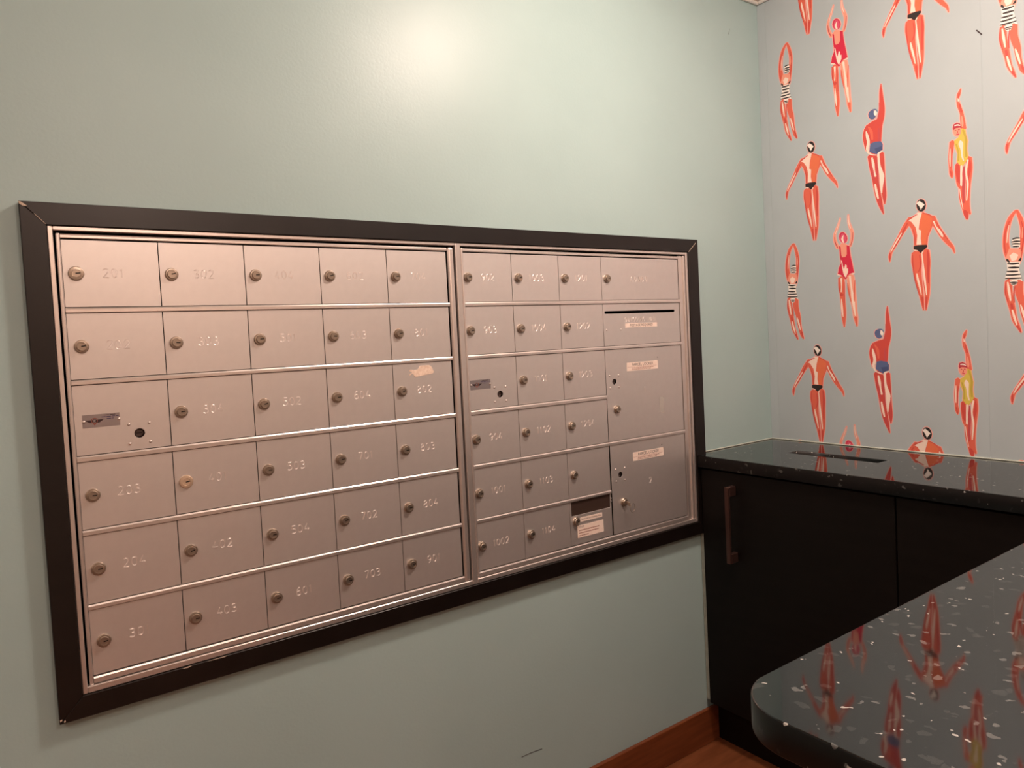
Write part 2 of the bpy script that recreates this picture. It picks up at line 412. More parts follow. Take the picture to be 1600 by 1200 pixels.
('P', 'R', 0, [6027, 16908, 6113, 16843, 6130, 16562, 6113, 16324, 6045, 16440, 6005, 16727]),
('P', 'R', 0, [6356, 16974, 6401, 16841, 6397, 16659, 6329, 16429, 6291, 16498, 6338, 16794]),
('S', 'L', 0, [6159, 16818, 52, 6148, 16558, 52, 6154, 16310, 75]),
('S', 'L', 0, [6318, 16936, 46, 6271, 16625, 46, 6304, 16311, 46, 6266, 15888, 29]),
('S', 'M', 0, [6222, 16789, 29, 6216, 16513, 75, 6196, 16147, 69, 6195, 15839, 40]),
('S', 'L', 0, [6105, 16227, 17, 6128, 15975, 23, 6174, 15688, 17]),
('S', 'R', 0, [6211, 15635, 58, 6246, 15537, 115, 6272, 15409, 40])],
'black': [
('S', 'O', 1, [4805, 15640, 160, 4629, 15426, 143, 4495, 15217, 109, 4344, 14979, 97, 4227, 14792, 74, 4182, 14652, 80, 4178, 14507, 17]),
('S', 'O', 1, [5365, 15578, 189, 5492, 15324, 137, 5631, 15070, 137, 5770, 14860, 109, 5890, 14700, 74, 5935, 14539, 14]),
('P', 'O', 1, [5017, 15788, 5148, 15767, 5234, 15702, 5372, 15633, 5449, 15496, 5353, 15290, 5258, 15081, 5230, 14821, 4876, 14853, 4875, 15135, 4806, 15371, 4681, 15561, 4769, 15666, 4904, 15709]),
('P', 'O2', 0, [5112, 15739, 5260, 15679, 5378, 15562, 5332, 15321, 5218, 15087, 5185, 14869, 5090, 14881, 5077, 15135, 5037, 15281, 5059, 15502]),
('P', 'L', 0, [4998, 15783, 5113, 15764, 5043, 15532, 5010, 15313, 5075, 15275, 5058, 15053, 5082, 14882, 4938, 14895, 4967, 15151, 4929, 15381, 4816, 15554, 4733, 15595, 4875, 15671]),
('S', 'R', 0, [4705, 15599, 14, 4848, 15676, 29, 4988, 15732, 14]),
('S', 'R', 0, [5139, 15746, 14, 5261, 15698, 23, 5367, 15633, 14]),
('S', 'R', 0, [4703, 15529, 23, 4584, 15319, 51, 4434, 15082, 40, 4282, 14843, 29]),
('S', 'L', 0, [4540, 15283, 17, 4495, 15217, 34, 4314, 14954, 40, 4215, 14779, 17]),
('S', 'R', 0, [4185, 14739, 46, 4180, 14565, 34]),
('S', 'L', 0, [5416, 15474, 40, 5479, 15312, 34, 5581, 15160, 74, 5643, 15027, 40]),
('S', 'R', 0, [5495, 15434, 14, 5621, 15168, 23, 5772, 14928, 17]),
('S', 'R', 0, [4866, 15334, 14, 4899, 15104, 29, 4889, 14908, 17]),
('P', 'K', 1, [5223, 15943, 5204, 15859, 5156, 15803, 5091, 15790, 5028, 15824, 4982, 15897, 4967, 15987, 4987, 16072, 5036, 16128, 5100, 16140, 5164, 16105, 5209, 16033]),
('P', 'W', 0, [4969, 16043, 5047, 16096, 5120, 16036, 5192, 15968, 5136, 15914, 5087, 15838, 5043, 15946]),
('S', 'O', 1, [4932, 14676, 252, 4927, 14451, 280, 4947, 14166, 217, 4981, 13880, 177, 5028, 13565, 126, 5056, 13365, 103, 5087, 13066, 29]),
('S', 'O', 1, [5175, 14702, 223, 5187, 14421, 235, 5194, 14140, 194, 5193, 13804, 177, 5197, 13523, 132, 5179, 13356, 103, 5152, 13062, 29]),
('P', 'K', 1, [4862, 14869, 4993, 14882, 5212, 14862, 5238, 14806, 5132, 14722, 5048, 14656, 4948, 14753, 4860, 14770]),
('S', 'R', 0, [5235, 14695, 29, 5255, 14413, 69, 5236, 14080, 51, 5234, 13801, 29]),
('S', 'R', 0, [4825, 14632, 17, 4837, 14234, 34, 4896, 13831, 34, 4984, 13483, 17]),
('S', 'R', 0, [5014, 14610, 17, 5040, 14325, 40, 4979, 14134, 23]),
('S', 'L', 0, [4931, 14097, 29, 4947, 13968, 57, 4997, 13737, 51, 5040, 13493, 23]),
('S', 'L', 0, [5084, 14657, 29, 5104, 14374, 40, 5124, 14091, 57, 5152, 13808, 51, 5182, 13482, 29]),
('S', 'L', 0, [4865, 14764, 23, 4934, 14732, 29, 4975, 14727, 17]),
('S', 'L', 0, [5126, 14708, 29, 5084, 14643, 29]),
('S', 'R', 0, [5060, 13421, 57, 5085, 13109, 23]),
('S', 'R', 0, [5181, 13412, 63, 5154, 13105, 23])]}
PCOL = {'skin_orange': (224,104,82), 'skin_deep': (230,116,78), 'red': (206,76,66), 'peach': (238,158,134),
        'light': (246,222,206), 'halo': (238,178,168), 'mauve': (196,78,80), 'black': (42,36,36), 'white': (246,236,226), 'blue': (88,102,142),
        'dark_blue': (72,84,124), 'yellow': (214,190,84), 'dark_yellow': (192,166,64), 'crimson': (208,40,70), 'pink': (220,84,112), 'wine': (178,52,64)}
KEY = {'O':'skin_orange','O2':'skin_deep','R':'red','P':'peach','L':'light','H':'halo','M':'mauve','K':'black','W':'white','B':'blue','B2':'dark_blue',
       'Y':'yellow','Y2':'dark_yellow','C':'crimson','C2':'pink','C3':'wine'}
order = sorted(set(KEY.values()))
for k in order: PAL[k] = mat('print_' + k, PCOL[k], 0.6)
def stroke2d(P, grow=0.0):
    """tapered ribbon along [(u,v,w)], returns verts, quads"""
    n = len(P); V = []
    # resample with Catmull-Rom for a smooth outline
    Q = []
    for i in range(n-1):
        p0, p1, p2, p3 = P[max(i-1,0)], P[i], P[i+1], P[min(i+2,n-1)]
        for s in range(4):
            t = s/4.0
            Q.append(tuple(0.5*((2*b)+(-a+c)*t+(2*a-5*b+4*c-d)*t*t+(-a+3*b-3*c+d)*t**3) for a,b,c,d in zip(p0,p1,p2,p3)))
    Q.append(P[-1])
    for i, (u, v, wd) in enumerate(Q):
        a, b = Q[max(i-1,0)], Q[min(i+1,len(Q)-1)]
        du, dv = b[0]-a[0], b[1]-a[1]; l = math.hypot(du, dv) or 1e-9
        h = max(wd, 0.0003)/2 + grow
        V += [(u - dv/l*h, v + du/l*h), (u + dv/l*h, v - du/l*h)]
    F = [(2*i, 2*i+1, 2*i+3, 2*i+2) for i in range(len(Q)-1)]
    # pointed caps
    for k, (i, j) in enumerate(((0, 1), (len(Q)-1, len(Q)-2))):
        du, dv = Q[i][0]-Q[j][0], Q[i][1]-Q[j][1]; l = math.hypot(du, dv) or 1e-9
        h = (max(Q[i][2], 0.0003)/2 + grow)*0.7
        V.append((Q[i][0]+du/l*h, Q[i][1]+dv/l*h)); F.append((2*i, 2*i+1, len(V)-1))
    return V, F
def swimmer_mesh(kind):
    prims = SWIM[kind]
    V, F, I = [], [], []
    layer = 0
    def emit(v2, f, colour, depth):
        base = len(V); x = -0.0001 - depth
        V.extend((x, -u, v) for u, v in v2)
        F.extend(tuple(base+i for i in q) for q in f); I.extend([order.index(colour)]*len(f))
    def halo(p):
        k, c, h, q = p
        if k == 'S':
            P = [(q[i]*1e-4, q[i+1]*1e-4, q[i+2]*1e-4) for i in range(0, len(q), 3)]
            return stroke2d(P, 0.0022)
        P = [(q[i]*1e-4, q[i+1]*1e-4) for i in range(0, len(q), 2)]
        n = len(P); VV = []; FF = []
        for i in range(n):
            a, b, c2 = P[i-1], P[i], P[(i+1) % n]
            du, dv = c2[0]-a[0], c2[1]-a[1]; l = math.hypot(du, dv) or 1e-9
            VV += [(b[0]-dv/l*0.0024, b[1]+du/l*0.0024), (b[0]+dv/l*0.0024, b[1]-du/l*0.0024)]
        FF = [(2*i, 2*i+1, (2*i+3) % (2*n), (2*i+2) % (2*n)) for i in range(n)]
        return VV, FF
    nh = 0
    for p in prims:      # every layer of paint lies a hair above the one below
        if p[2]:
            v, f = halo(p); emit(v, f, 'white' if p[1] == 'W' else 'halo', 0.00003*nh); nh += 1
    for i, (k, c, h, q) in enumerate(prims):
        d = 0.00003*(i+1+nh)
        if k == 'S':
            v, f = stroke2d([(q[j]*1e-4, q[j+1]*1e-4, q[j+2]*1e-4) for j in range(0, len(q), 3)])
        else:
            v = [(q[j]*1e-4, q[j+1]*1e-4) for j in range(0, len(q), 2)]; f = [tuple(range(len(v)))]
        emit(v, f, KEY[c], d)
    bm = bmesh.new()
    me = mesh('swimmer_print', V, F, [PAL[k] for k in order], I)
    return me
swim_me = {k: swimmer_mesh(k) for k in SWIM}
def clip(me, du, dv):
    """copy of a print shifted by du (along the wall), dv (up), cut off at ceiling and counter"""
    zs = [v.co.z + dv for v in me.vertices]; lo, hi = ZC + 0.001, CEIL - 0.011
    if max(zs) < lo + 0.004 or min(zs) > hi - 0.004: return None
    if min(zs) >= lo and max(zs) <= hi: return me
    m2 = me.copy(); bm = bmesh.new(); bm.from_mesh(m2)
    for z, nrm in ((hi - dv, (0, 0, 1)), (lo - dv, (0, 0, -1))):
        g = bm.verts[:] + bm.edges[:] + bm.faces[:]
        bmesh.ops.bisect_plane(bm, geom=g, plane_co=(0, 0, z), plane_no=nrm, clear_outer=True)
    bm.to_mesh(m2); bm.free(); return m2
PER_U, PER_V = 0.6350, 0.6360
BASES = [('stripe', 0, 0), ('red', 0, 0), ('blue', 0, 0), ('yellow', 0, 0), ('black', 0, 0), ('black', -0.3293, 0.2381)]
SWLAB = {'stripe': 'printed swimmer in a striped suit with both arms overhead', 'red': 'printed swimmer in a red suit and pink cap',
         'blue': 'printed swimmer in blue trunks reaching one arm up', 'yellow': 'printed swimmer in a yellow suit reaching one arm up',
         'black': 'printed swimmer in black trunks seen from behind'}
for kind, du0, dv0 in BASES:
    for ku in range(0, 3):
        for kv in (-2, -1, 0, 1):
            du, dv = du0 + ku*PER_U, dv0 + kv*PER_V
            m2 = clip(swim_me[kind], du, dv)
            if m2 is None: continue
            if max(-v.co.y for v in m2.vertices) + du > 1.62: continue
            o = put('swimmer_print', m2, wall_r, (XC - 0.0007, -du, dv))
            o['label'] = SWLAB[kind]
# scuffs
def scuff(parent, pts, wd, axis):
    V, F = stroke2d([(a, b, wd) for a, b in pts])
    if axis == 'x': VV = [(XC-0.0018, -u, v) for u, v in V]
    else: VV = [(u, -0.0004, v) for u, v in V]
    link('scuff_mark', mesh('scuff_mark', VV, F, [M['ink']]), parent)
scuff(wall_r, [(0.6600, 2.0190), (0.6720, 2.0040)], 0.003, 'x')
wl = bpy.data.objects['wall_left']
scuff(wl, [(0.9282, 0.2218), (0.960, 0.2215), (0.9936, 0.2185)], 0.0018, 'y')
scuff(wl, [(1.8699, 2.2337), (1.866, 2.2225), (1.861, 2.2135)], 0.0012, 'y')

# ------------------------------------------------------------------ black mailbox surround
FX0, FX1, FZ0, FZ1 = 0.0, 1.610, 0.700, 1.5165       # silver flange outer
BX0, BX1, BZ0, BZ1 = -0.0365, 1.6530, 0.6615, 1.5545  # black frame outer
surround = tag(empty('mailbox_surround', (0.8, 0, BZ0)), 'black painted wooden frame around the bank of mailboxes, chipped at its corners', 'frame')
def frame_board(name, P):
    """mitred board: P = 4 (x,z) corners outer,outer,inner,inner"""
    V = [(x, -0.0205, z) for x, z in P] + [(x, -0.0003, z) for x, z in P]
    bm = bmesh.new(); vs = [bm.verts.new(v) for v in V]
    bm.faces.new(vs[:4]); bm.faces.new(vs[4:][::-1])
    for i in range(4): bm.faces.new((vs[i], vs[(i+1)%4], vs[4+(i+1)%4], vs[4+i]))
    bmesh.ops.recalc_face_normals(bm, faces=bm.faces)
    es = [e for e in bm.edges if all(v.co.y < -0.01 for v in e.verts)]
    bmesh.ops.bevel(bm, geom=es, offset=0.0009, segments=1, affect='EDGES')
    me = bpy.data.meshes.new(name); bm.to_mesh(me); bm.free(); me.materials.append(M['black_wood'])
    return link(name, me, surround)
g = 0.0003
frame_board('frame_board', [(BX0, BZ1), (BX1, BZ1), (FX1, FZ1), (FX0, FZ1)])
frame_board('frame_board', [(BX1, BZ0), (BX0, BZ0), (FX0, FZ0), (FX1, FZ0)])
frame_board('frame_board', [(BX0, BZ0), (BX0, BZ1-g), (FX0, FZ1-g), (FX0, FZ0)])
frame_board('frame_board', [(BX1, BZ1-g), (BX1, BZ0), (FX1, FZ0), (FX1, FZ1-g)])
def chip(P, y=-0.0209):
    n = len(P)
    V = [(x, y, z) for x, z in P] + [(x, y+0.0012, z) for x, z in P]
    F = [tuple(range(n)), tuple(range(2*n-1, n-1, -1))] + [(i, (i+1)%n, n+(i+1)%n, n+i) for i in range(n)]
    o = link('bare_chip', mesh('bare_chip', V, F, [M['raw']]), surround); o['label'] = 'bare wood showing through the black paint'
chip([(BX0, BZ1-0.001), (BX0+0.003, BZ1-0.0015), (BX0+0.012, BZ1-0.008), (BX0+0.006, BZ1-0.0085), (BX0+0.0005, BZ1-0.005)])
chip([(FX0-0.0165, FZ1+0.0175), (FX0-0.0158, FZ1+0.0180), (FX0-0.0005, FZ1+0.0012), (FX0-0.0012, FZ1+0.0008)])
chip([(FX1+0.0008, FZ1+0.0008), (FX1+0.0018, FZ1+0.0008), (FX1+0.034, FZ1+0.028), (FX1+0.033, FZ1+0.0285)])
chip([(BX0+0.0005, BZ0+0.008), (BX0+0.004, BZ0+0.0085), (BX0+0.004, BZ0+0.006), (BX0+0.001, BZ0+0.005)])
chip([(BX0+0.006, BZ0+0.004), (BX0+0.0085, BZ0+0.0065), (BX0+0.009, BZ0+0.003), (BX0+0.007, BZ0+0.002)])
chip([(0.160, FZ0-0.0015), (0.166, FZ0-0.0005), (0.176, FZ0-0.0003), (0.170, FZ0-0.0025)])
chip([(0.205, FZ0-0.0008), (0.240, FZ0-0.0002), (0.236, FZ0-0.0016)])

# ------------------------------------------------------------------ mailbox units
YD = -0.0095      # door fronts
ROWZ = [(1.4945, 1.3765), (1.3665, 1.2500), (1.2405, 1.1165), (1.1055, 0.9860), (0.9755, 0.8535), (0.8435, 0.7265)]
GAP = 0.0007
DIG = {  # single-stroke figures in a 0.6 x 1 box
 '0': [[(.30,1),(.10,.88),(0,.62),(0,.38),(.10,.12),(.30,0),(.50,.12),(.60,.38),(.60,.62),(.50,.88),(.30,1)]],
 '1': [[(.12,.80),(.32,1),(.32,0)]],
 '2': [[(.02,.76),(.08,.93),(.28,1),(.50,.93),(.58,.74),(.50,.54),(0,0),(.62,0)]],
 '3': [[(.04,.90),(.26,1),(.48,.93),(.55,.77),(.47,.60),(.24,.54)],[(.24,.54),(.50,.47),(.60,.27),(.50,.07),(.26,0),(0,.10)]],
 '4': [[(.46,0),(.46,.46)],[(.38,1),(0,.28),(.64,.28)]],
 '5': [[(.54,1),(.10,1),(.05,.56),(.28,.64),(.52,.54),(.60,.32),(.50,.08),(.24,0),(0,.10)]],
 '6': [[(.50,.96),(.30,1),(.08,.72),(0,.34),(.10,.07),(.32,0),(.54,.10),(.60,.32),(.50,.54),(.28,.60),(.08,.50),(.01,.34)]],
 '7': [[(0,1),(.60,1),(.20,0)]],
 '8': [[(.30,.56),(.08,.66),(.05,.84),(.30,1),(.55,.84),(.52,.66),(.30,.56),(.05,.44),(0,.22),(.12,.03),(.30,0),(.48,.03),(.60,.22),(.55,.44),(.30,.56)]],
 '9': [[(.10,.04),(.30,0),(.52,.28),(.60,.66),(.50,.93),(.28,1),(.06,.90),(0,.68),(.10,.46),(.32,.40),(.52,.50),(.59,.66)]],
 'A': [[(0,0),(.30,1),(.60,0)],[(.12,.36),(.48,.36)]], 'C': [[(.60,.85),(.30,1),(.05,.80),(0,.5),(.05,.2),(.30,0),(.60,.15)]],
 'D': [[(.03,0),(.03,1),(.32,1),(.58,.75),(.58,.25),(.32,0),(.03,0)]], 'G': [[(.58,.85),(.30,1),(.05,.80),(0,.5),(.05,.2),(.30,0),(.60,.15),(.60,.45),(.34,.45)]],
 'I': [[(.30,0),(.30,1)]], 'L': [[(.05,1),(.05,0),(.55,0)]], 'M': [[(0,0),(.03,1),(.32,.35),(.61,1),(.64,0)]], 'N': [[(.04,0),(.04,1),(.58,0),(.58,1)]],
 'O': [[(.30,1),(.08,.86),(0,.5),(.08,.14),(.30,0),(.52,.14),(.60,.5),(.52,.86),(.30,1)]], 'T': [[(0,1),(.60,1)],[(.30,1),(.30,0)]],
 'U': [[(.03,1),(.03,.28),(.16,.03),(.44,.03),(.57,.28),(.57,1)]], ' ': [],
}
_num_cache = {}
def engraving(s, h=0.0156, pitch=0.0134, hw=0.00085):
    """V-grooves: two raised lips falling to a low centre line"""
    k = (s, h)
    if k in _num_cache: return _num_cache[k]
    V, F = [], []
    adv = [pitch*(0.72 if c in '1I' else 1.0) for c in s]
    x = -sum(adv)/2
    for c, a in zip(s, adv):
        x0 = x + a/2 - 0.30*h*0.92
        for line in DIG[c]:
            P = [(x0 + px*h*0.92, (pz-0.5)*h) for px, pz in line]
            n = len(P); base = len(V)
            for i, (px, pz) in enumerate(P):
                a0, b0 = P[max(i-1,0)], P[min(i+1,n-1)]
                du, dv = b0[0]-a0[0], b0[1]-a0[1]; l = math.hypot(du, dv) or 1e-9
                nx, nz = -dv/l*hw, du/l*hw
                V += [(px+nx*1.25, 0, pz+nz*1.25), (px+nx, -0.00045, pz+nz), (px, -0.00004, pz), (px-nx, -0.00045, pz-nz), (px-nx*1.25, 0, pz-nz*1.25)]
            for i in range(n-1):
                for j in range(4):
                    F.append((base+5*i+j, base+5*i+j+1, base+5*i+5+j+1, base+5*i+5+j))
        x += a
    me = mesh('number', V, F, [M['groove']])
    _num_cache[k] = me
    return me
def lock_mesh(m, ang, flat=False):
    pr = [(0.0116,0),(0.0116,0.0034),(0.0104,0.0050),(0.0084,0.0052),(0.0082,0.0080),(0.0075,0.0089),(0.0061,0.0089),(0.0059,0.0080),(0,0.0080)]
    if flat: pr = [(0.0122,0),(0.0122,0.0035),(0.0110,0.0048),(0.0070,0.0052),(0.0066,0.0046),(0,0.0046)]
    V, F = lathe(pr, 24)
    I = [0]*len(F)
    h = pr[-1][1]
    ca, sa = math.cos(ang), math.sin(ang)
    b = len(V)
    for dx, dz in ((-0.0012, -0.0010), (0.0064, -0.0010), (0.0064, 0.0010), (-0.0012, 0.0010)):
        V.append((dx*ca - dz*sa, -h-0.0003, dx*sa + dz*ca))
    F.append((b, b+1, b+2, b+3)); I.append(1)
    me = mesh('lock', V, F, [m, M['key']], I)
    return smooth(me, 30)
LOCKS = [lock_mesh(M['lock'], a) for a in (0.05, 0.12, 0.22, -0.05)]
LOCK_FLAT = lock_mesh(M['lock'], 0.1, True)
LOCK_PALE = lock_mesh(M['lockpale'], 0.1, True)
RIV_V, RIV_F = lathe([(0.0026,0),(0.0024,0.0010),(0.0014,0.0019),(0,0.0022)], 10)
RIVET = smooth(mesh('rivet', RIV_V, RIV_F, [M['rail']]), 80)
def sticker(parent, x0, x1, z0, z1, lines, name='sticker', y=YD, extra=None, base='label'):
    """paper label with printed text: lines = [(text, size, cx, cz, ink)]; rows of small print as dashes"""
    V = [(x0,y-0.0004,z0),(x1,y-0.0004,z0),(x1,y-0.0004,z1),(x0,y-0.0004,z1),(x0,y,z0),(x1,y,z0),(x1,y,z1),(x0,y,z1)]
    F = [(0,1,2,3),(0,4,5,1),(1,5,6,2),(2,6,7,3),(3,7,4,0)]; I = [0]*5
    mats = [M[base], M['ink'], M['inkred'], M['inkblue']]
    for s, size, cx, cz, ink in lines:
        if s.startswith('~'):          # small print too fine to read: word-length dashes
            rnd = random.Random(s); xx = cx - float(s[1:])/2; end = cx + float(s[1:])/2
            while xx < end - 0.002:
                wl_ = min(rnd.uniform(0.004, 0.010), end-xx); b = len(V)
                V += [(xx,y-0.0006,cz-size/2),(xx+wl_,y-0.0006,cz-size/2),(xx+wl_,y-0.0006,cz+size/2),(xx,y-0.0006,cz+size/2)]
                F.append((b,b+1,b+2,b+3)); I.append(ink); xx += wl_ + 0.0012
        else:
            tv, tf = text_geo(s, size); b = len(V)
            V += [(cx+u, y-0.0006, cz+v) for u, v in tv]; F += [tuple(b+i for i in q) for q in tf]; I += [ink]*len(tf)
    if extra: extra(V, F, I)
    return link(name, mesh(name, V, F, mats, I), parent)
def door(unit, x0, x1, z0, z1, num=None, lock=None, label=None, nx=0.0768, holes=None, xl=None, y=YD):
    if holes:
        me = curve_plate('mailbox_door', [rrect(x0+GAP, x1-GAP, z0+0.0006, z1-0.0006, 0.0006, 1)] + holes, 0.0024, 0.0003, M['door'], Matrix.Translation((0, y+0.0012, 0)) @ FRONT)
        d = link('mailbox_door', me, unit)
    else:
        d = box('mailbox_door', x0+GAP, x1-GAP, y, y+0.0024, z0+0.0006, z1-0.0006, M['door'], unit, 0.0004)
    if label: d['label'] = label
    xl = x0 if xl is None else xl
    zm = (z0+z1)/2
    if lock is not None: put('lock', lock, d, (xl+0.0200, y, zm))
    if num: put('number', engraving(num), d, (xl+nx, y-0.00005, zm+0.001))
    return d
def winged_plate(d, x0, z0):
    """etched plate: winged roundel on the left, small print on the right"""
    W_, H_ = 0.0580, 0.0230
    def art(V, F, I):
        y = YD-0.0006; cx, cz = x0+0.0185, z0+0.0120
        def poly(P, ink, dy=0.0):
            b = len(V); V.extend((a, y-dy, c) for a, c in P); F.append(tuple(range(b, b+len(P)))); I.append(ink)
        poly([(cx-0.0145,cz+0.0016),(cx-0.0020,cz+0.0016),(cx-0.0020,cz-0.0040),(cx-0.0080,cz-0.0035)], 1)
        poly([(cx+0.0145,cz+0.0016),(cx+0.0020,cz+0.0016),(cx+0.0020,cz-0.0040),(cx+0.0080,cz-0.0035)], 1)
        for r0, r1, ink in ((0.0052,0.0040,2),(0.0030,0.0020,1)):
            n = 20
            for i in range(n):
                a, b2 = 2*math.pi*i/n, 2*math.pi*(i+1)/n
                poly([(cx+r0*math.cos(a),cz+r0*math.sin(a)),(cx+r0*math.cos(b2),cz+r0*math.sin(b2)),(cx+r1*math.cos(b2),cz+r1*math.sin(b2)),(cx+r1*math.cos(a),cz+r1*math.sin(a))], ink, 0.0001)
        poly([(cx-0.0030,cz-0.0048),(cx+0.0030,cz-0.0048),(cx,cz-0.0088)], 2)
    s = sticker(d, x0, x0+W_, z0, z0+H_, [('~0.020',0.0011,x0+0.0430,z0+0.0205,1),('~0.027',0.0013,x0+0.0430,z0+0.0175,3),('~0.011',0.0013,x0+0.0430,z0+0.0140,3)], 'nameplate', YD, art, 'plate')
    s['label'] = 'etched metal nameplate with a winged emblem'
    for rx, rz in ((0.0026, 0.0115), (0.0565, 0.0115)):
        put('rivet', RIVET, d, (x0+rx, YD-0.0004, z0+rz))
def master_lock(d, cx, cz, r=0.0083, dx=0.0167, dz=0.0175):
    for sx in (-1, 1):
        for sz in (-1, 1): put('rivet', RIVET, d, (cx+sx*dx, YD, cz+sz*dz))
    V, F = lathe([(r,-0.0065),(r,-0.0068),(r*0.78,-0.0052),(0,-0.0050)], 20)
    I = [0]*len(F); b = len(V)
    V += [(-0.0048,0.0047,-0.0008),(0.0050,0.0047,-0.0004),(0.0050,0.0047,0.0012),(-0.0048,0.0047,0.0006)]; F.append((b,b+1,b+2,b+3)); I.append(1)
    o = put('lock_core', smooth(mesh('lock_core', V, F, [M['brown'], M['key']], I), 30), d, (cx, YD, cz)); o['label'] = 'recessed dark keyhole core'
def body_shell(unit, x0, x1):
    """open aluminium carcass set into the wall; dark inside"""
    boxes('carcass', [(x0, x0+0.002, -0.004, 0.35, 0.704, 1.513), (x1-0.002, x1, -0.004, 0.35, 0.704, 1.513), (x0, x1, -0.004, 0.35, 0.704, 0.706),
                      (x0, x1, -0.004, 0.35, 1.511, 1.513), (x0, x1, 0.346, 0.35, 0.704, 1.513)], M['void'], unit)
def rail_profile(name, x0, x1, z0, z1, unit, y=-0.0125):
    """extruded rail: sloped top lip, flat face"""
    P = [(-0.0045, z0), (y+0.0012, z0), (y, z0+0.0010), (y, z1-0.0030), (y+0.0016, z1-0.0004), (-0.0045, z1)]
    n = len(P)
    V = [(x0, a, b) for a, b in P] + [(x1, a, b) for a, b in P]
    F = [tuple(range(n)), tuple(range(2*n-1, n-1, -1))] + [(i, n+i, n+(i+1)%n, (i+1)%n) for i in range(n)]
    me = mesh(name, V, F, [M['rail']])
    bm = bmesh.new(); bm.from_mesh(me); bmesh.ops.recalc_face_normals(bm, faces=bm.faces); bm.to_mesh(me); bm.free()
    return link(name, me, unit)
def stile(name, x0, x1, z0, z1, unit, y=-0.0125, bev=0.0022):
    return box(name, x0, x1, y, -0.0035, z0, z1, M['rail'], unit, bev, 3)

# --- left unit: five columns of six
UL = tag(empty('mailbox_unit', (0.40, 0, FZ0)), 'left bank of aluminium mailboxes, five columns wide with thirty equal doors', 'mailboxes', 'wall mailbox units')
body_shell(UL, 0.004, 0.8165)
boxes('flange', [(0.0005,0.0085,-0.0165,-0.0002,0.7005,FZ1-0.0005), (0.0087,0.8030,-0.0165,-0.0002,FZ1-0.0080,FZ1-0.0005), (0.0087,0.8030,-0.0165,-0.0002,0.7005,0.7118)], M['rail'], UL, 0.0012)
stile('mullion', 0.8032, 0.8172, 0.7005, FZ1-0.0005, UL, -0.0165, 0.0015)
stile('stile', 0.0124, 0.0187, 0.7110, 1.5050, UL, -0.0120)
stile('stile', 0.7838, 0.7998, 0.7120, 1.5055, UL, -0.0150, 0.0055)
rail_profile('rail', 0.0188, 0.7820, 1.4964, 1.5040, UL)
rail_profile('rail', 0.0188, 0.7830, 0.7132, 0.7252, UL)
for a, b in zip(ROWZ, ROWZ[1:]): rail_profile('rail', 0.0188, 0.7833, b[0]+0.0004, a[1]-0.0003, UL)
LX = [0.0185, 0.1707, 0.3235, 0.4760, 0.6285, 0.7808]
LNUM = [['201','202',None,'203','204','301'],['302','303','304','401','402','403'],['404','501','502','503','504','601'],['602','603','604','701','702','703'],['704','801','802','803','804','901']]
for ci in range(5):
    for ri, (zt, zb) in enumerate(ROWZ):
        n = LNUM[ci][ri]; x0, x1 = LX[ci], LX[ci+1]
        if n is None:
            d = door(UL, x0, x1, zb, zt, None, None, 'mailbox door with a winged nameplate and a riveted keyhole', holes=[circle(0.1190, 1.1464, 0.0086)])
            winged_plate(d, 0.0310, 1.1645); master_lock(d, 0.1190, 1.1464)
            continue
        lk = LOCK_FLAT if n == '201' else LOCK_PALE if n == '401' else LOCKS[(ci*2+ri) % 4]
        d = door(UL, x0, x1, zb, zt, n, lk, 'mailbox door engraved ' + n)
        if n == '802':
            P = [(0.6690,1.2225),(0.6720,1.2255),(0.6790,1.2245),(0.6850,1.2240),(0.6920,1.2255),(0.6965,1.2325),(0.7080,1.2330),(0.7210,1.2330),(0.7270,1.2290),(0.7300,1.2215),(0.7330,1.2170),(0.7290,1.2130),(0.6845,1.2080),(0.6810,1.2105),(0.6790,1.2160),(0.6740,1.2150),(0.6700,1.2110),(0.6692,1.2150),(0.6760,1.2190)]
            me = curve_plate('sticker_residue', [P], 0.0006, 0.0001, M['residue'], Matrix.Translation((0, YD-0.0003, 0)) @ FRONT, 0)
            o = link('sticker_residue', me, d); o['label'] = 'torn pale remains of a paper sticker'

# --- right unit: three narrow columns and one wide
UR = tag(empty('mailbox_unit', (1.20, 0, FZ0)), 'right bank of aluminium mailboxes with an outgoing mail slot and two parcel lockers', 'mailboxes', 'wall mailbox units')
body_shell(UR, 0.8180, 1.606)
boxes('flange', [(1.6005,1.6095,-0.0165,-0.0002,0.7005,FZ1-0.0005), (0.8174,1.6003,-0.0165,-0.0002,FZ1-0.0080,FZ1-0.0005), (0.8174,1.6003,-0.0165,-0.0002,0.7005,0.7118)], M['rail'], UR, 0.0012)
stile('stile', 0.8192, 0.8255, 0.7110, 1.5050, UR, -0.0140)
stile('stile', 1.5738, 1.5900, 0.7120, 1.5055, UR, -0.0105, 0.0015)
stile('stile', 1.5902, 1.5975, 0.7110, 1.5055, UR, -0.0150, 0.0022)
rail_profile('rail', 0.8258, 1.5735, 1.4964, 1.5040, UR)
rail_profile('rail', 0.8258, 1.5735, 0.7132, 0.7252, UR)
for i, (a, b) in enumerate(zip(ROWZ, ROWZ[1:])):
    rail_profile('rail', 0.8258, 1.2650 if i in (2, 4) else 1.5735, b[0]+0.0004, a[1]-0.0003, UR)
RX = [0.8262, 0.9660, 1.1160, 1.2655, 1.5715]
RNUM = [['902','903',None,'904','1001','1002'],['1003','1004','1101','1102','1103','1104'],['1201','1202','1203','1204','','window']]
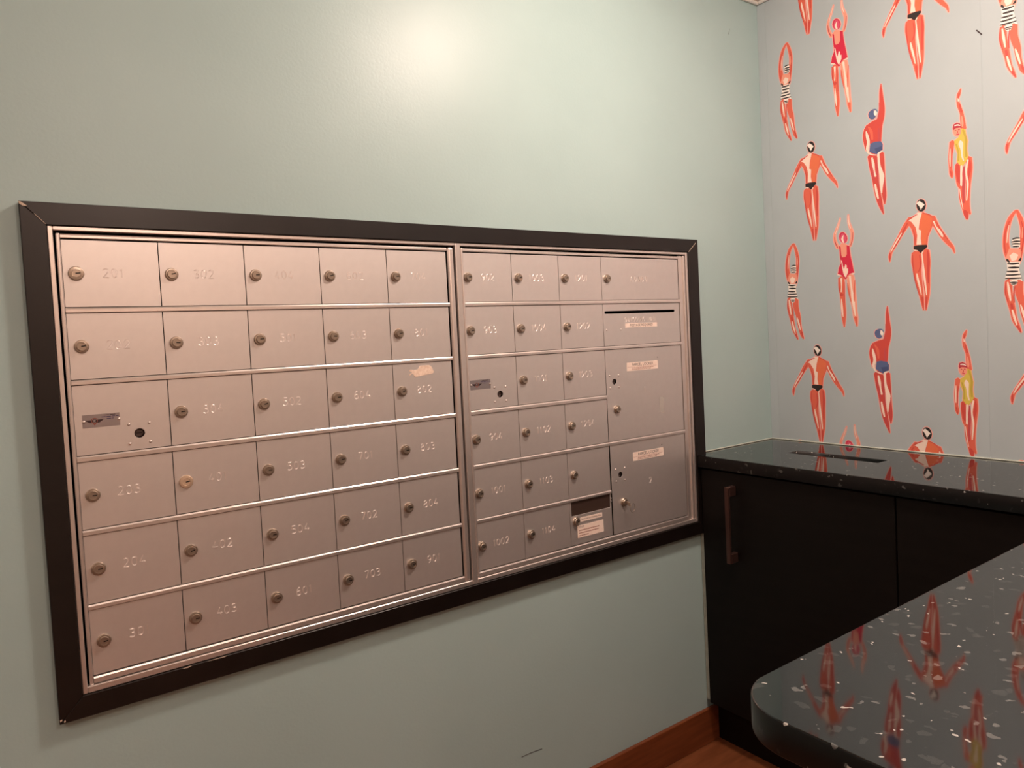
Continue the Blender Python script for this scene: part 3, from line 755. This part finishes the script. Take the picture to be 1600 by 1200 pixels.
for ci in range(3):
    for ri, (zt, zb) in enumerate(ROWZ):
        n = RNUM[ci][ri]; x0, x1 = RX[ci], RX[ci+1]; xl = 0.8175 if ci == 0 else x0
        lk = LOCKS[(ci+ri*3) % 4]
        if n is None:
            d = door(UR, x0, x1, zb, zt, None, None, 'mailbox door with a small winged nameplate and a riveted keyhole', holes=[circle(0.9140, 1.1492, 0.0084)])
            winged_plate(d, 0.8288, 1.1660); master_lock(d, 0.9140, 1.1492)
        elif n == '':
            door(UR, x0, x1, zb, zt, None, lk, 'blank mailbox door without a number')
        elif n == 'window':
            d = door(UR, x0, x1, zb, zt, None, None, 'mailbox door with a dark window and two paper labels', holes=[rrect(1.1216, 1.2610, 0.8052, 0.8424, 0.0006, 1)])
            box('window_pane', 1.1190, 1.2640, YD+0.0026, YD+0.0040, 0.8030, 0.8430, M['pane'], d)['label'] = 'dark grey see-through window pane'
            put('lock', LOCKS[2], d, (1.1355, YD, 0.7900))
            sticker(d, 1.1500, 1.2290, 0.7855, 0.7968, [('NOT FOR OUTGOING MAIL', 0.0056, 1.1895, 0.7911, 1)])
            sticker(d, 1.1395, 1.2325, 0.7438, 0.7768, [('STOP', 0.0070, 1.1535, 0.7718, 1), ('~0.0740',0.0022,1.1810,0.7630,2), ('~0.0700',0.0022,1.1790,0.7560,2), ('~0.0330',0.0022,1.1605,0.7490,2)])
            for hz in (0.8300, 0.8220): box('hinge', 1.2600, 1.2660, YD-0.0012, YD, hz-0.0016, hz+0.0016, M['rail'], d, 0.0004)
        else:
            door(UR, x0, x1, zb, zt, n, lk, 'mailbox door engraved ' + n, xl=xl)
x0, x1 = RX[3], RX[4]
d = door(UR, x0, x1, ROWZ[0][1], ROWZ[0][0], None, LOCKS[1], 'wide mailbox door engraved CONDO')
put('number', engraving('CONDO', 0.0140, 0.0140), d, (1.4090, YD-0.00005, 1.4350))
d = door(UR, x0, x1, ROWZ[1][1], ROWZ[1][0], None, None, 'wide outgoing mail door with a thin black slot', holes=[rrect(1.2715, 1.5510, 1.3390, 1.3465, 0.0030, 4)])
put('lettering', engraving('OUTGOING MAIL', 0.0120, 0.0106, 0.0007), d, (1.4105, YD-0.00005, 1.3215))
sticker(d, 1.3475, 1.4740, 1.2992, 1.3108, [('POSTAGE REQUIRED', 0.0098, 1.4108, 1.3050, 1)])
for rx in (1.2765, 1.3300): put('rivet', RIVET, d, (rx, YD, 1.2945))
def parcel(zb, zt, sx, sz, cx, cz, lx, lz, nx, nz, num, hx, hz, gap=0.0006):
    d = door(UR, x0+gap, x1, zb, zt, None, None, 'large parcel locker door numbered ' + num, holes=[circle(cx, cz, 0.0080), circle(hx, hz, 0.0016, 8)])
    sticker(d, sx, sx+0.1240, sz, sz+0.0238, [('PARCEL LOCKER', 0.0112, sx+0.062, sz+0.0170, 1), ('~0.1180',0.0006,sx+0.061,sz+0.0108,2), ('~0.0860',0.0016,sx+0.062,sz+0.0074,2), ('~0.0800',0.0014,sx+0.058,sz+0.0034,2)])
    master_lock(d, cx, cz, 0.0078, 0.0168, 0.0168)
    put('lock', LOCKS[0], d, (lx, YD, lz))
    put('number', engraving(num, 0.0165, 0.0124), d, (nx, YD-0.00005, nz))
    return d
d1 = parcel(ROWZ[3][1], ROWZ[2][0], 1.3465, 1.1764, 1.2968, 1.1508, 1.3012, 1.0735, 1.4134, 1.1200, '1', 1.4712, 1.2094)
box('clear_tape', 1.4708, 1.4885, YD-0.0003, YD, 1.0460, 1.0920, M['tape'], d1)
d2 = parcel(ROWZ[5][1], ROWZ[4][0]+0.0030, 1.3550, 0.9208, 1.3038, 0.8900, 1.3120, 0.8115, 1.4210, 0.8565, '2', 1.4731, 0.9527, 0.0038)
# key left in the lower parcel locker
key = tag(empty('key', (1.3120, YD-0.0090, 0.8110)), 'small key with a wire ring left in the lower parcel locker lock', 'key')
bm = bmesh.new(); bm_box(bm, 1.3110, 1.3130, YD-0.0160, YD-0.0072, 0.8070, 0.8150, 0.0006); bm_box(bm, 1.3110, 1.3130, YD-0.0255, YD-0.0160, 0.8030, 0.8140, 0.0006)
me = bpy.data.meshes.new('key_blade'); bm.to_mesh(me); bm.free(); me.materials.append(M['lock']); link('key_blade', me, key)
V, F = [], []
n1, n2, R, r = 36, 6, 0.0130, 0.0007
for i in range(n1):
    a = 2*math.pi*i/n1
    for j in range(n2):
        b = 2*math.pi*j/n2
        V.append(((R+r*math.cos(b))*math.cos(a), r*math.sin(b), (R+r*math.cos(b))*math.sin(a)))
for i in range(n1):
    for j in range(n2): F.append((i*n2+j, ((i+1)%n1)*n2+j, ((i+1)%n1)*n2+(j+1)%n2, i*n2+(j+1)%n2))
me = smooth(mesh('key_ring', V, F, [M['lock']]), 80); me.transform(Matrix.Rotation(math.radians(18), 4, 'Z'))
put('key_ring', me, key, (1.3235, YD-0.0225, 0.7965))

# ------------------------------------------------------------------ granite worktop and cabinets
def arc(cx, cy, r, a0, a1, n=12):
    return [(cx + r*math.cos(math.radians(a0+(a1-a0)*i/n)), cy + r*math.sin(math.radians(a0+(a1-a0)*i/n))) for i in range(n+1)]
XF = 1.6103; YP = -1.010; XE = 0.5005; YE = -1.640
outer = [(XF, -0.0225), (1.6545, -0.0225), (1.6545, -0.0005), (XC-0.0008, -0.0005), (XC-0.0008, YE)]
outer += arc(XE+0.07, YE+0.07, 0.07, -90, -180) + arc(XE+0.07, YP-0.07, 0.07, 180, 90) + [(XF, YP)]
slot = [(1.803, -0.205), (1.803, -0.478), (1.853, -0.478), (1.853, -0.205)]
me = curve_plate('worktop', [outer, slot], TH, 0.0018, M['granite'], Matrix.Translation((0, 0, ZC-TH/2)), 1)
me.materials.append(M['granite_edge'])
me.polygons.foreach_set('material_index', [1 if abs(p.normal.z) < 0.6 else 0 for p in me.polygons])
tag(link('worktop', me), 'polished black granite worktop with pale flecks, rounded corner and a narrow mail slot', 'countertop')

ZT = ZC - TH
def cabinet(y0, y1, label, handle):
    c = tag(empty('base_cabinet', ((1.64+XC)/2, (y0+y1)/2, 0)), label, 'cabinet')
    x0 = 1.641
    boxes('cabinet_body', [(x0, XC-0.002, y1-0.018, y1, 0.134, ZT), (x0, XC-0.002, y0, y0+0.018, 0.134, ZT), (x0, XC-0.002, y0+0.018, y1-0.018, 0.134, 0.152),
                      (XC-0.020, XC-0.002, y0+0.018, y1-0.018, 0.152, ZT), (x0, x0+0.09, y0+0.018, y1-0.018, ZT-0.018, ZT)], M['espresso'], c)
    box('toe_kick', 1.677, 1.690, y0, -0.0002 if handle else y1, 0.0, 0.134, M['espresso'], c)
    d = box('cabinet_door', 1.622, 1.640, y0+0.0015, y1-0.0015, 0.136, ZT-0.006, M['espresso'], c, 0.001)
    if handle:
        ya, yb, za, zb = handle
        bm = bmesh.new()
        bm_box(bm, 1.586, 1.594, ya, yb, za, zb, 0.0015, 2)
        bm_box(bm, 1.594, 1.622, ya, yb, zb-0.028, zb, 0.0012); bm_box(bm, 1.594, 1.622, ya, yb, za, za+0.028, 0.0012)
        me = bpy.data.meshes.new('handle'); bm.to_mesh(me); bm.free(); me.materials.append(M['bronze'])
        link('handle', me, d)['label'] = 'dark bronze bar pull'
cabinet(-0.6155, -0.0225, 'dark espresso base cabinet with a bronze bar pull, in the corner under the granite worktop', (-0.152, -0.138, 0.603, 0.826))
cabinet(-1.045, -0.6165, 'dark espresso base cabinet with a plain door, beside the one with the pull', None)
pb = tag(empty('peninsula_base', (1.5, -1.33, 0)), 'dark espresso panelled base under the granite peninsula', 'cabinet')
boxes('side_panel', [(0.78, XC-0.002, -1.065, -1.047, 0.0, ZT), (0.78, XC-0.002, -1.600, -1.582, 0.0, ZT)], M['espresso'], pb)
box('end_panel', 0.78, 0.798, -1.581, -1.066, 0.0, ZT, M['espresso'], pb)

# ------------------------------------------------------------------ dome ceiling lamp and added fill domes (outside the frame)
for i, (x, y, R, s) in enumerate(LAMPS_AND_FILLS):
    dl = tag(empty('ceiling_lamp_or_fill', (x, y, CEIL)), 'round glowing glass dome lamp on the ceiling ' + ('above the worktop', 'far left by the mailbox wall, added as fill light', 'beside the rear lobby wall, added as fill light')[i], 'lamp', 'dome ceiling lamps')
    n = 32
    def turn(prof):
        V, F = [], []
        for r, z in prof: V += [(r*math.cos(2*math.pi*k/n), r*math.sin(2*math.pi*k/n), z) for k in range(n)]
        for a in range(len(prof)-1):
            for k in range(n): F.append((a*n+k, a*n+(k+1)%n, (a+1)*n+(k+1)%n, (a+1)*n+k))
        F.append(tuple(range((len(prof)-1)*n, len(prof)*n)))
        return V, F
    V, F = turn([(R*1.16, -0.0005), (R*1.16, -0.012), (R*1.06, -0.018), (R*1.0, -0.018)])
    put('base_ring', smooth(mesh('base_ring', V, F, [M['white']]), 40), dl, (x, y, CEIL))
    V, F = turn([(R*math.cos(t), -0.0185-0.75*R*math.sin(t)) for t in [math.radians(q) for q in (0, 12, 24, 36, 48, 60, 72, 82, 88)]])
    put('glass_dome', smooth(mesh('glass_dome', V, F, [glow('lit_dome_glass', s)]), 60), dl, (x, y, CEIL))
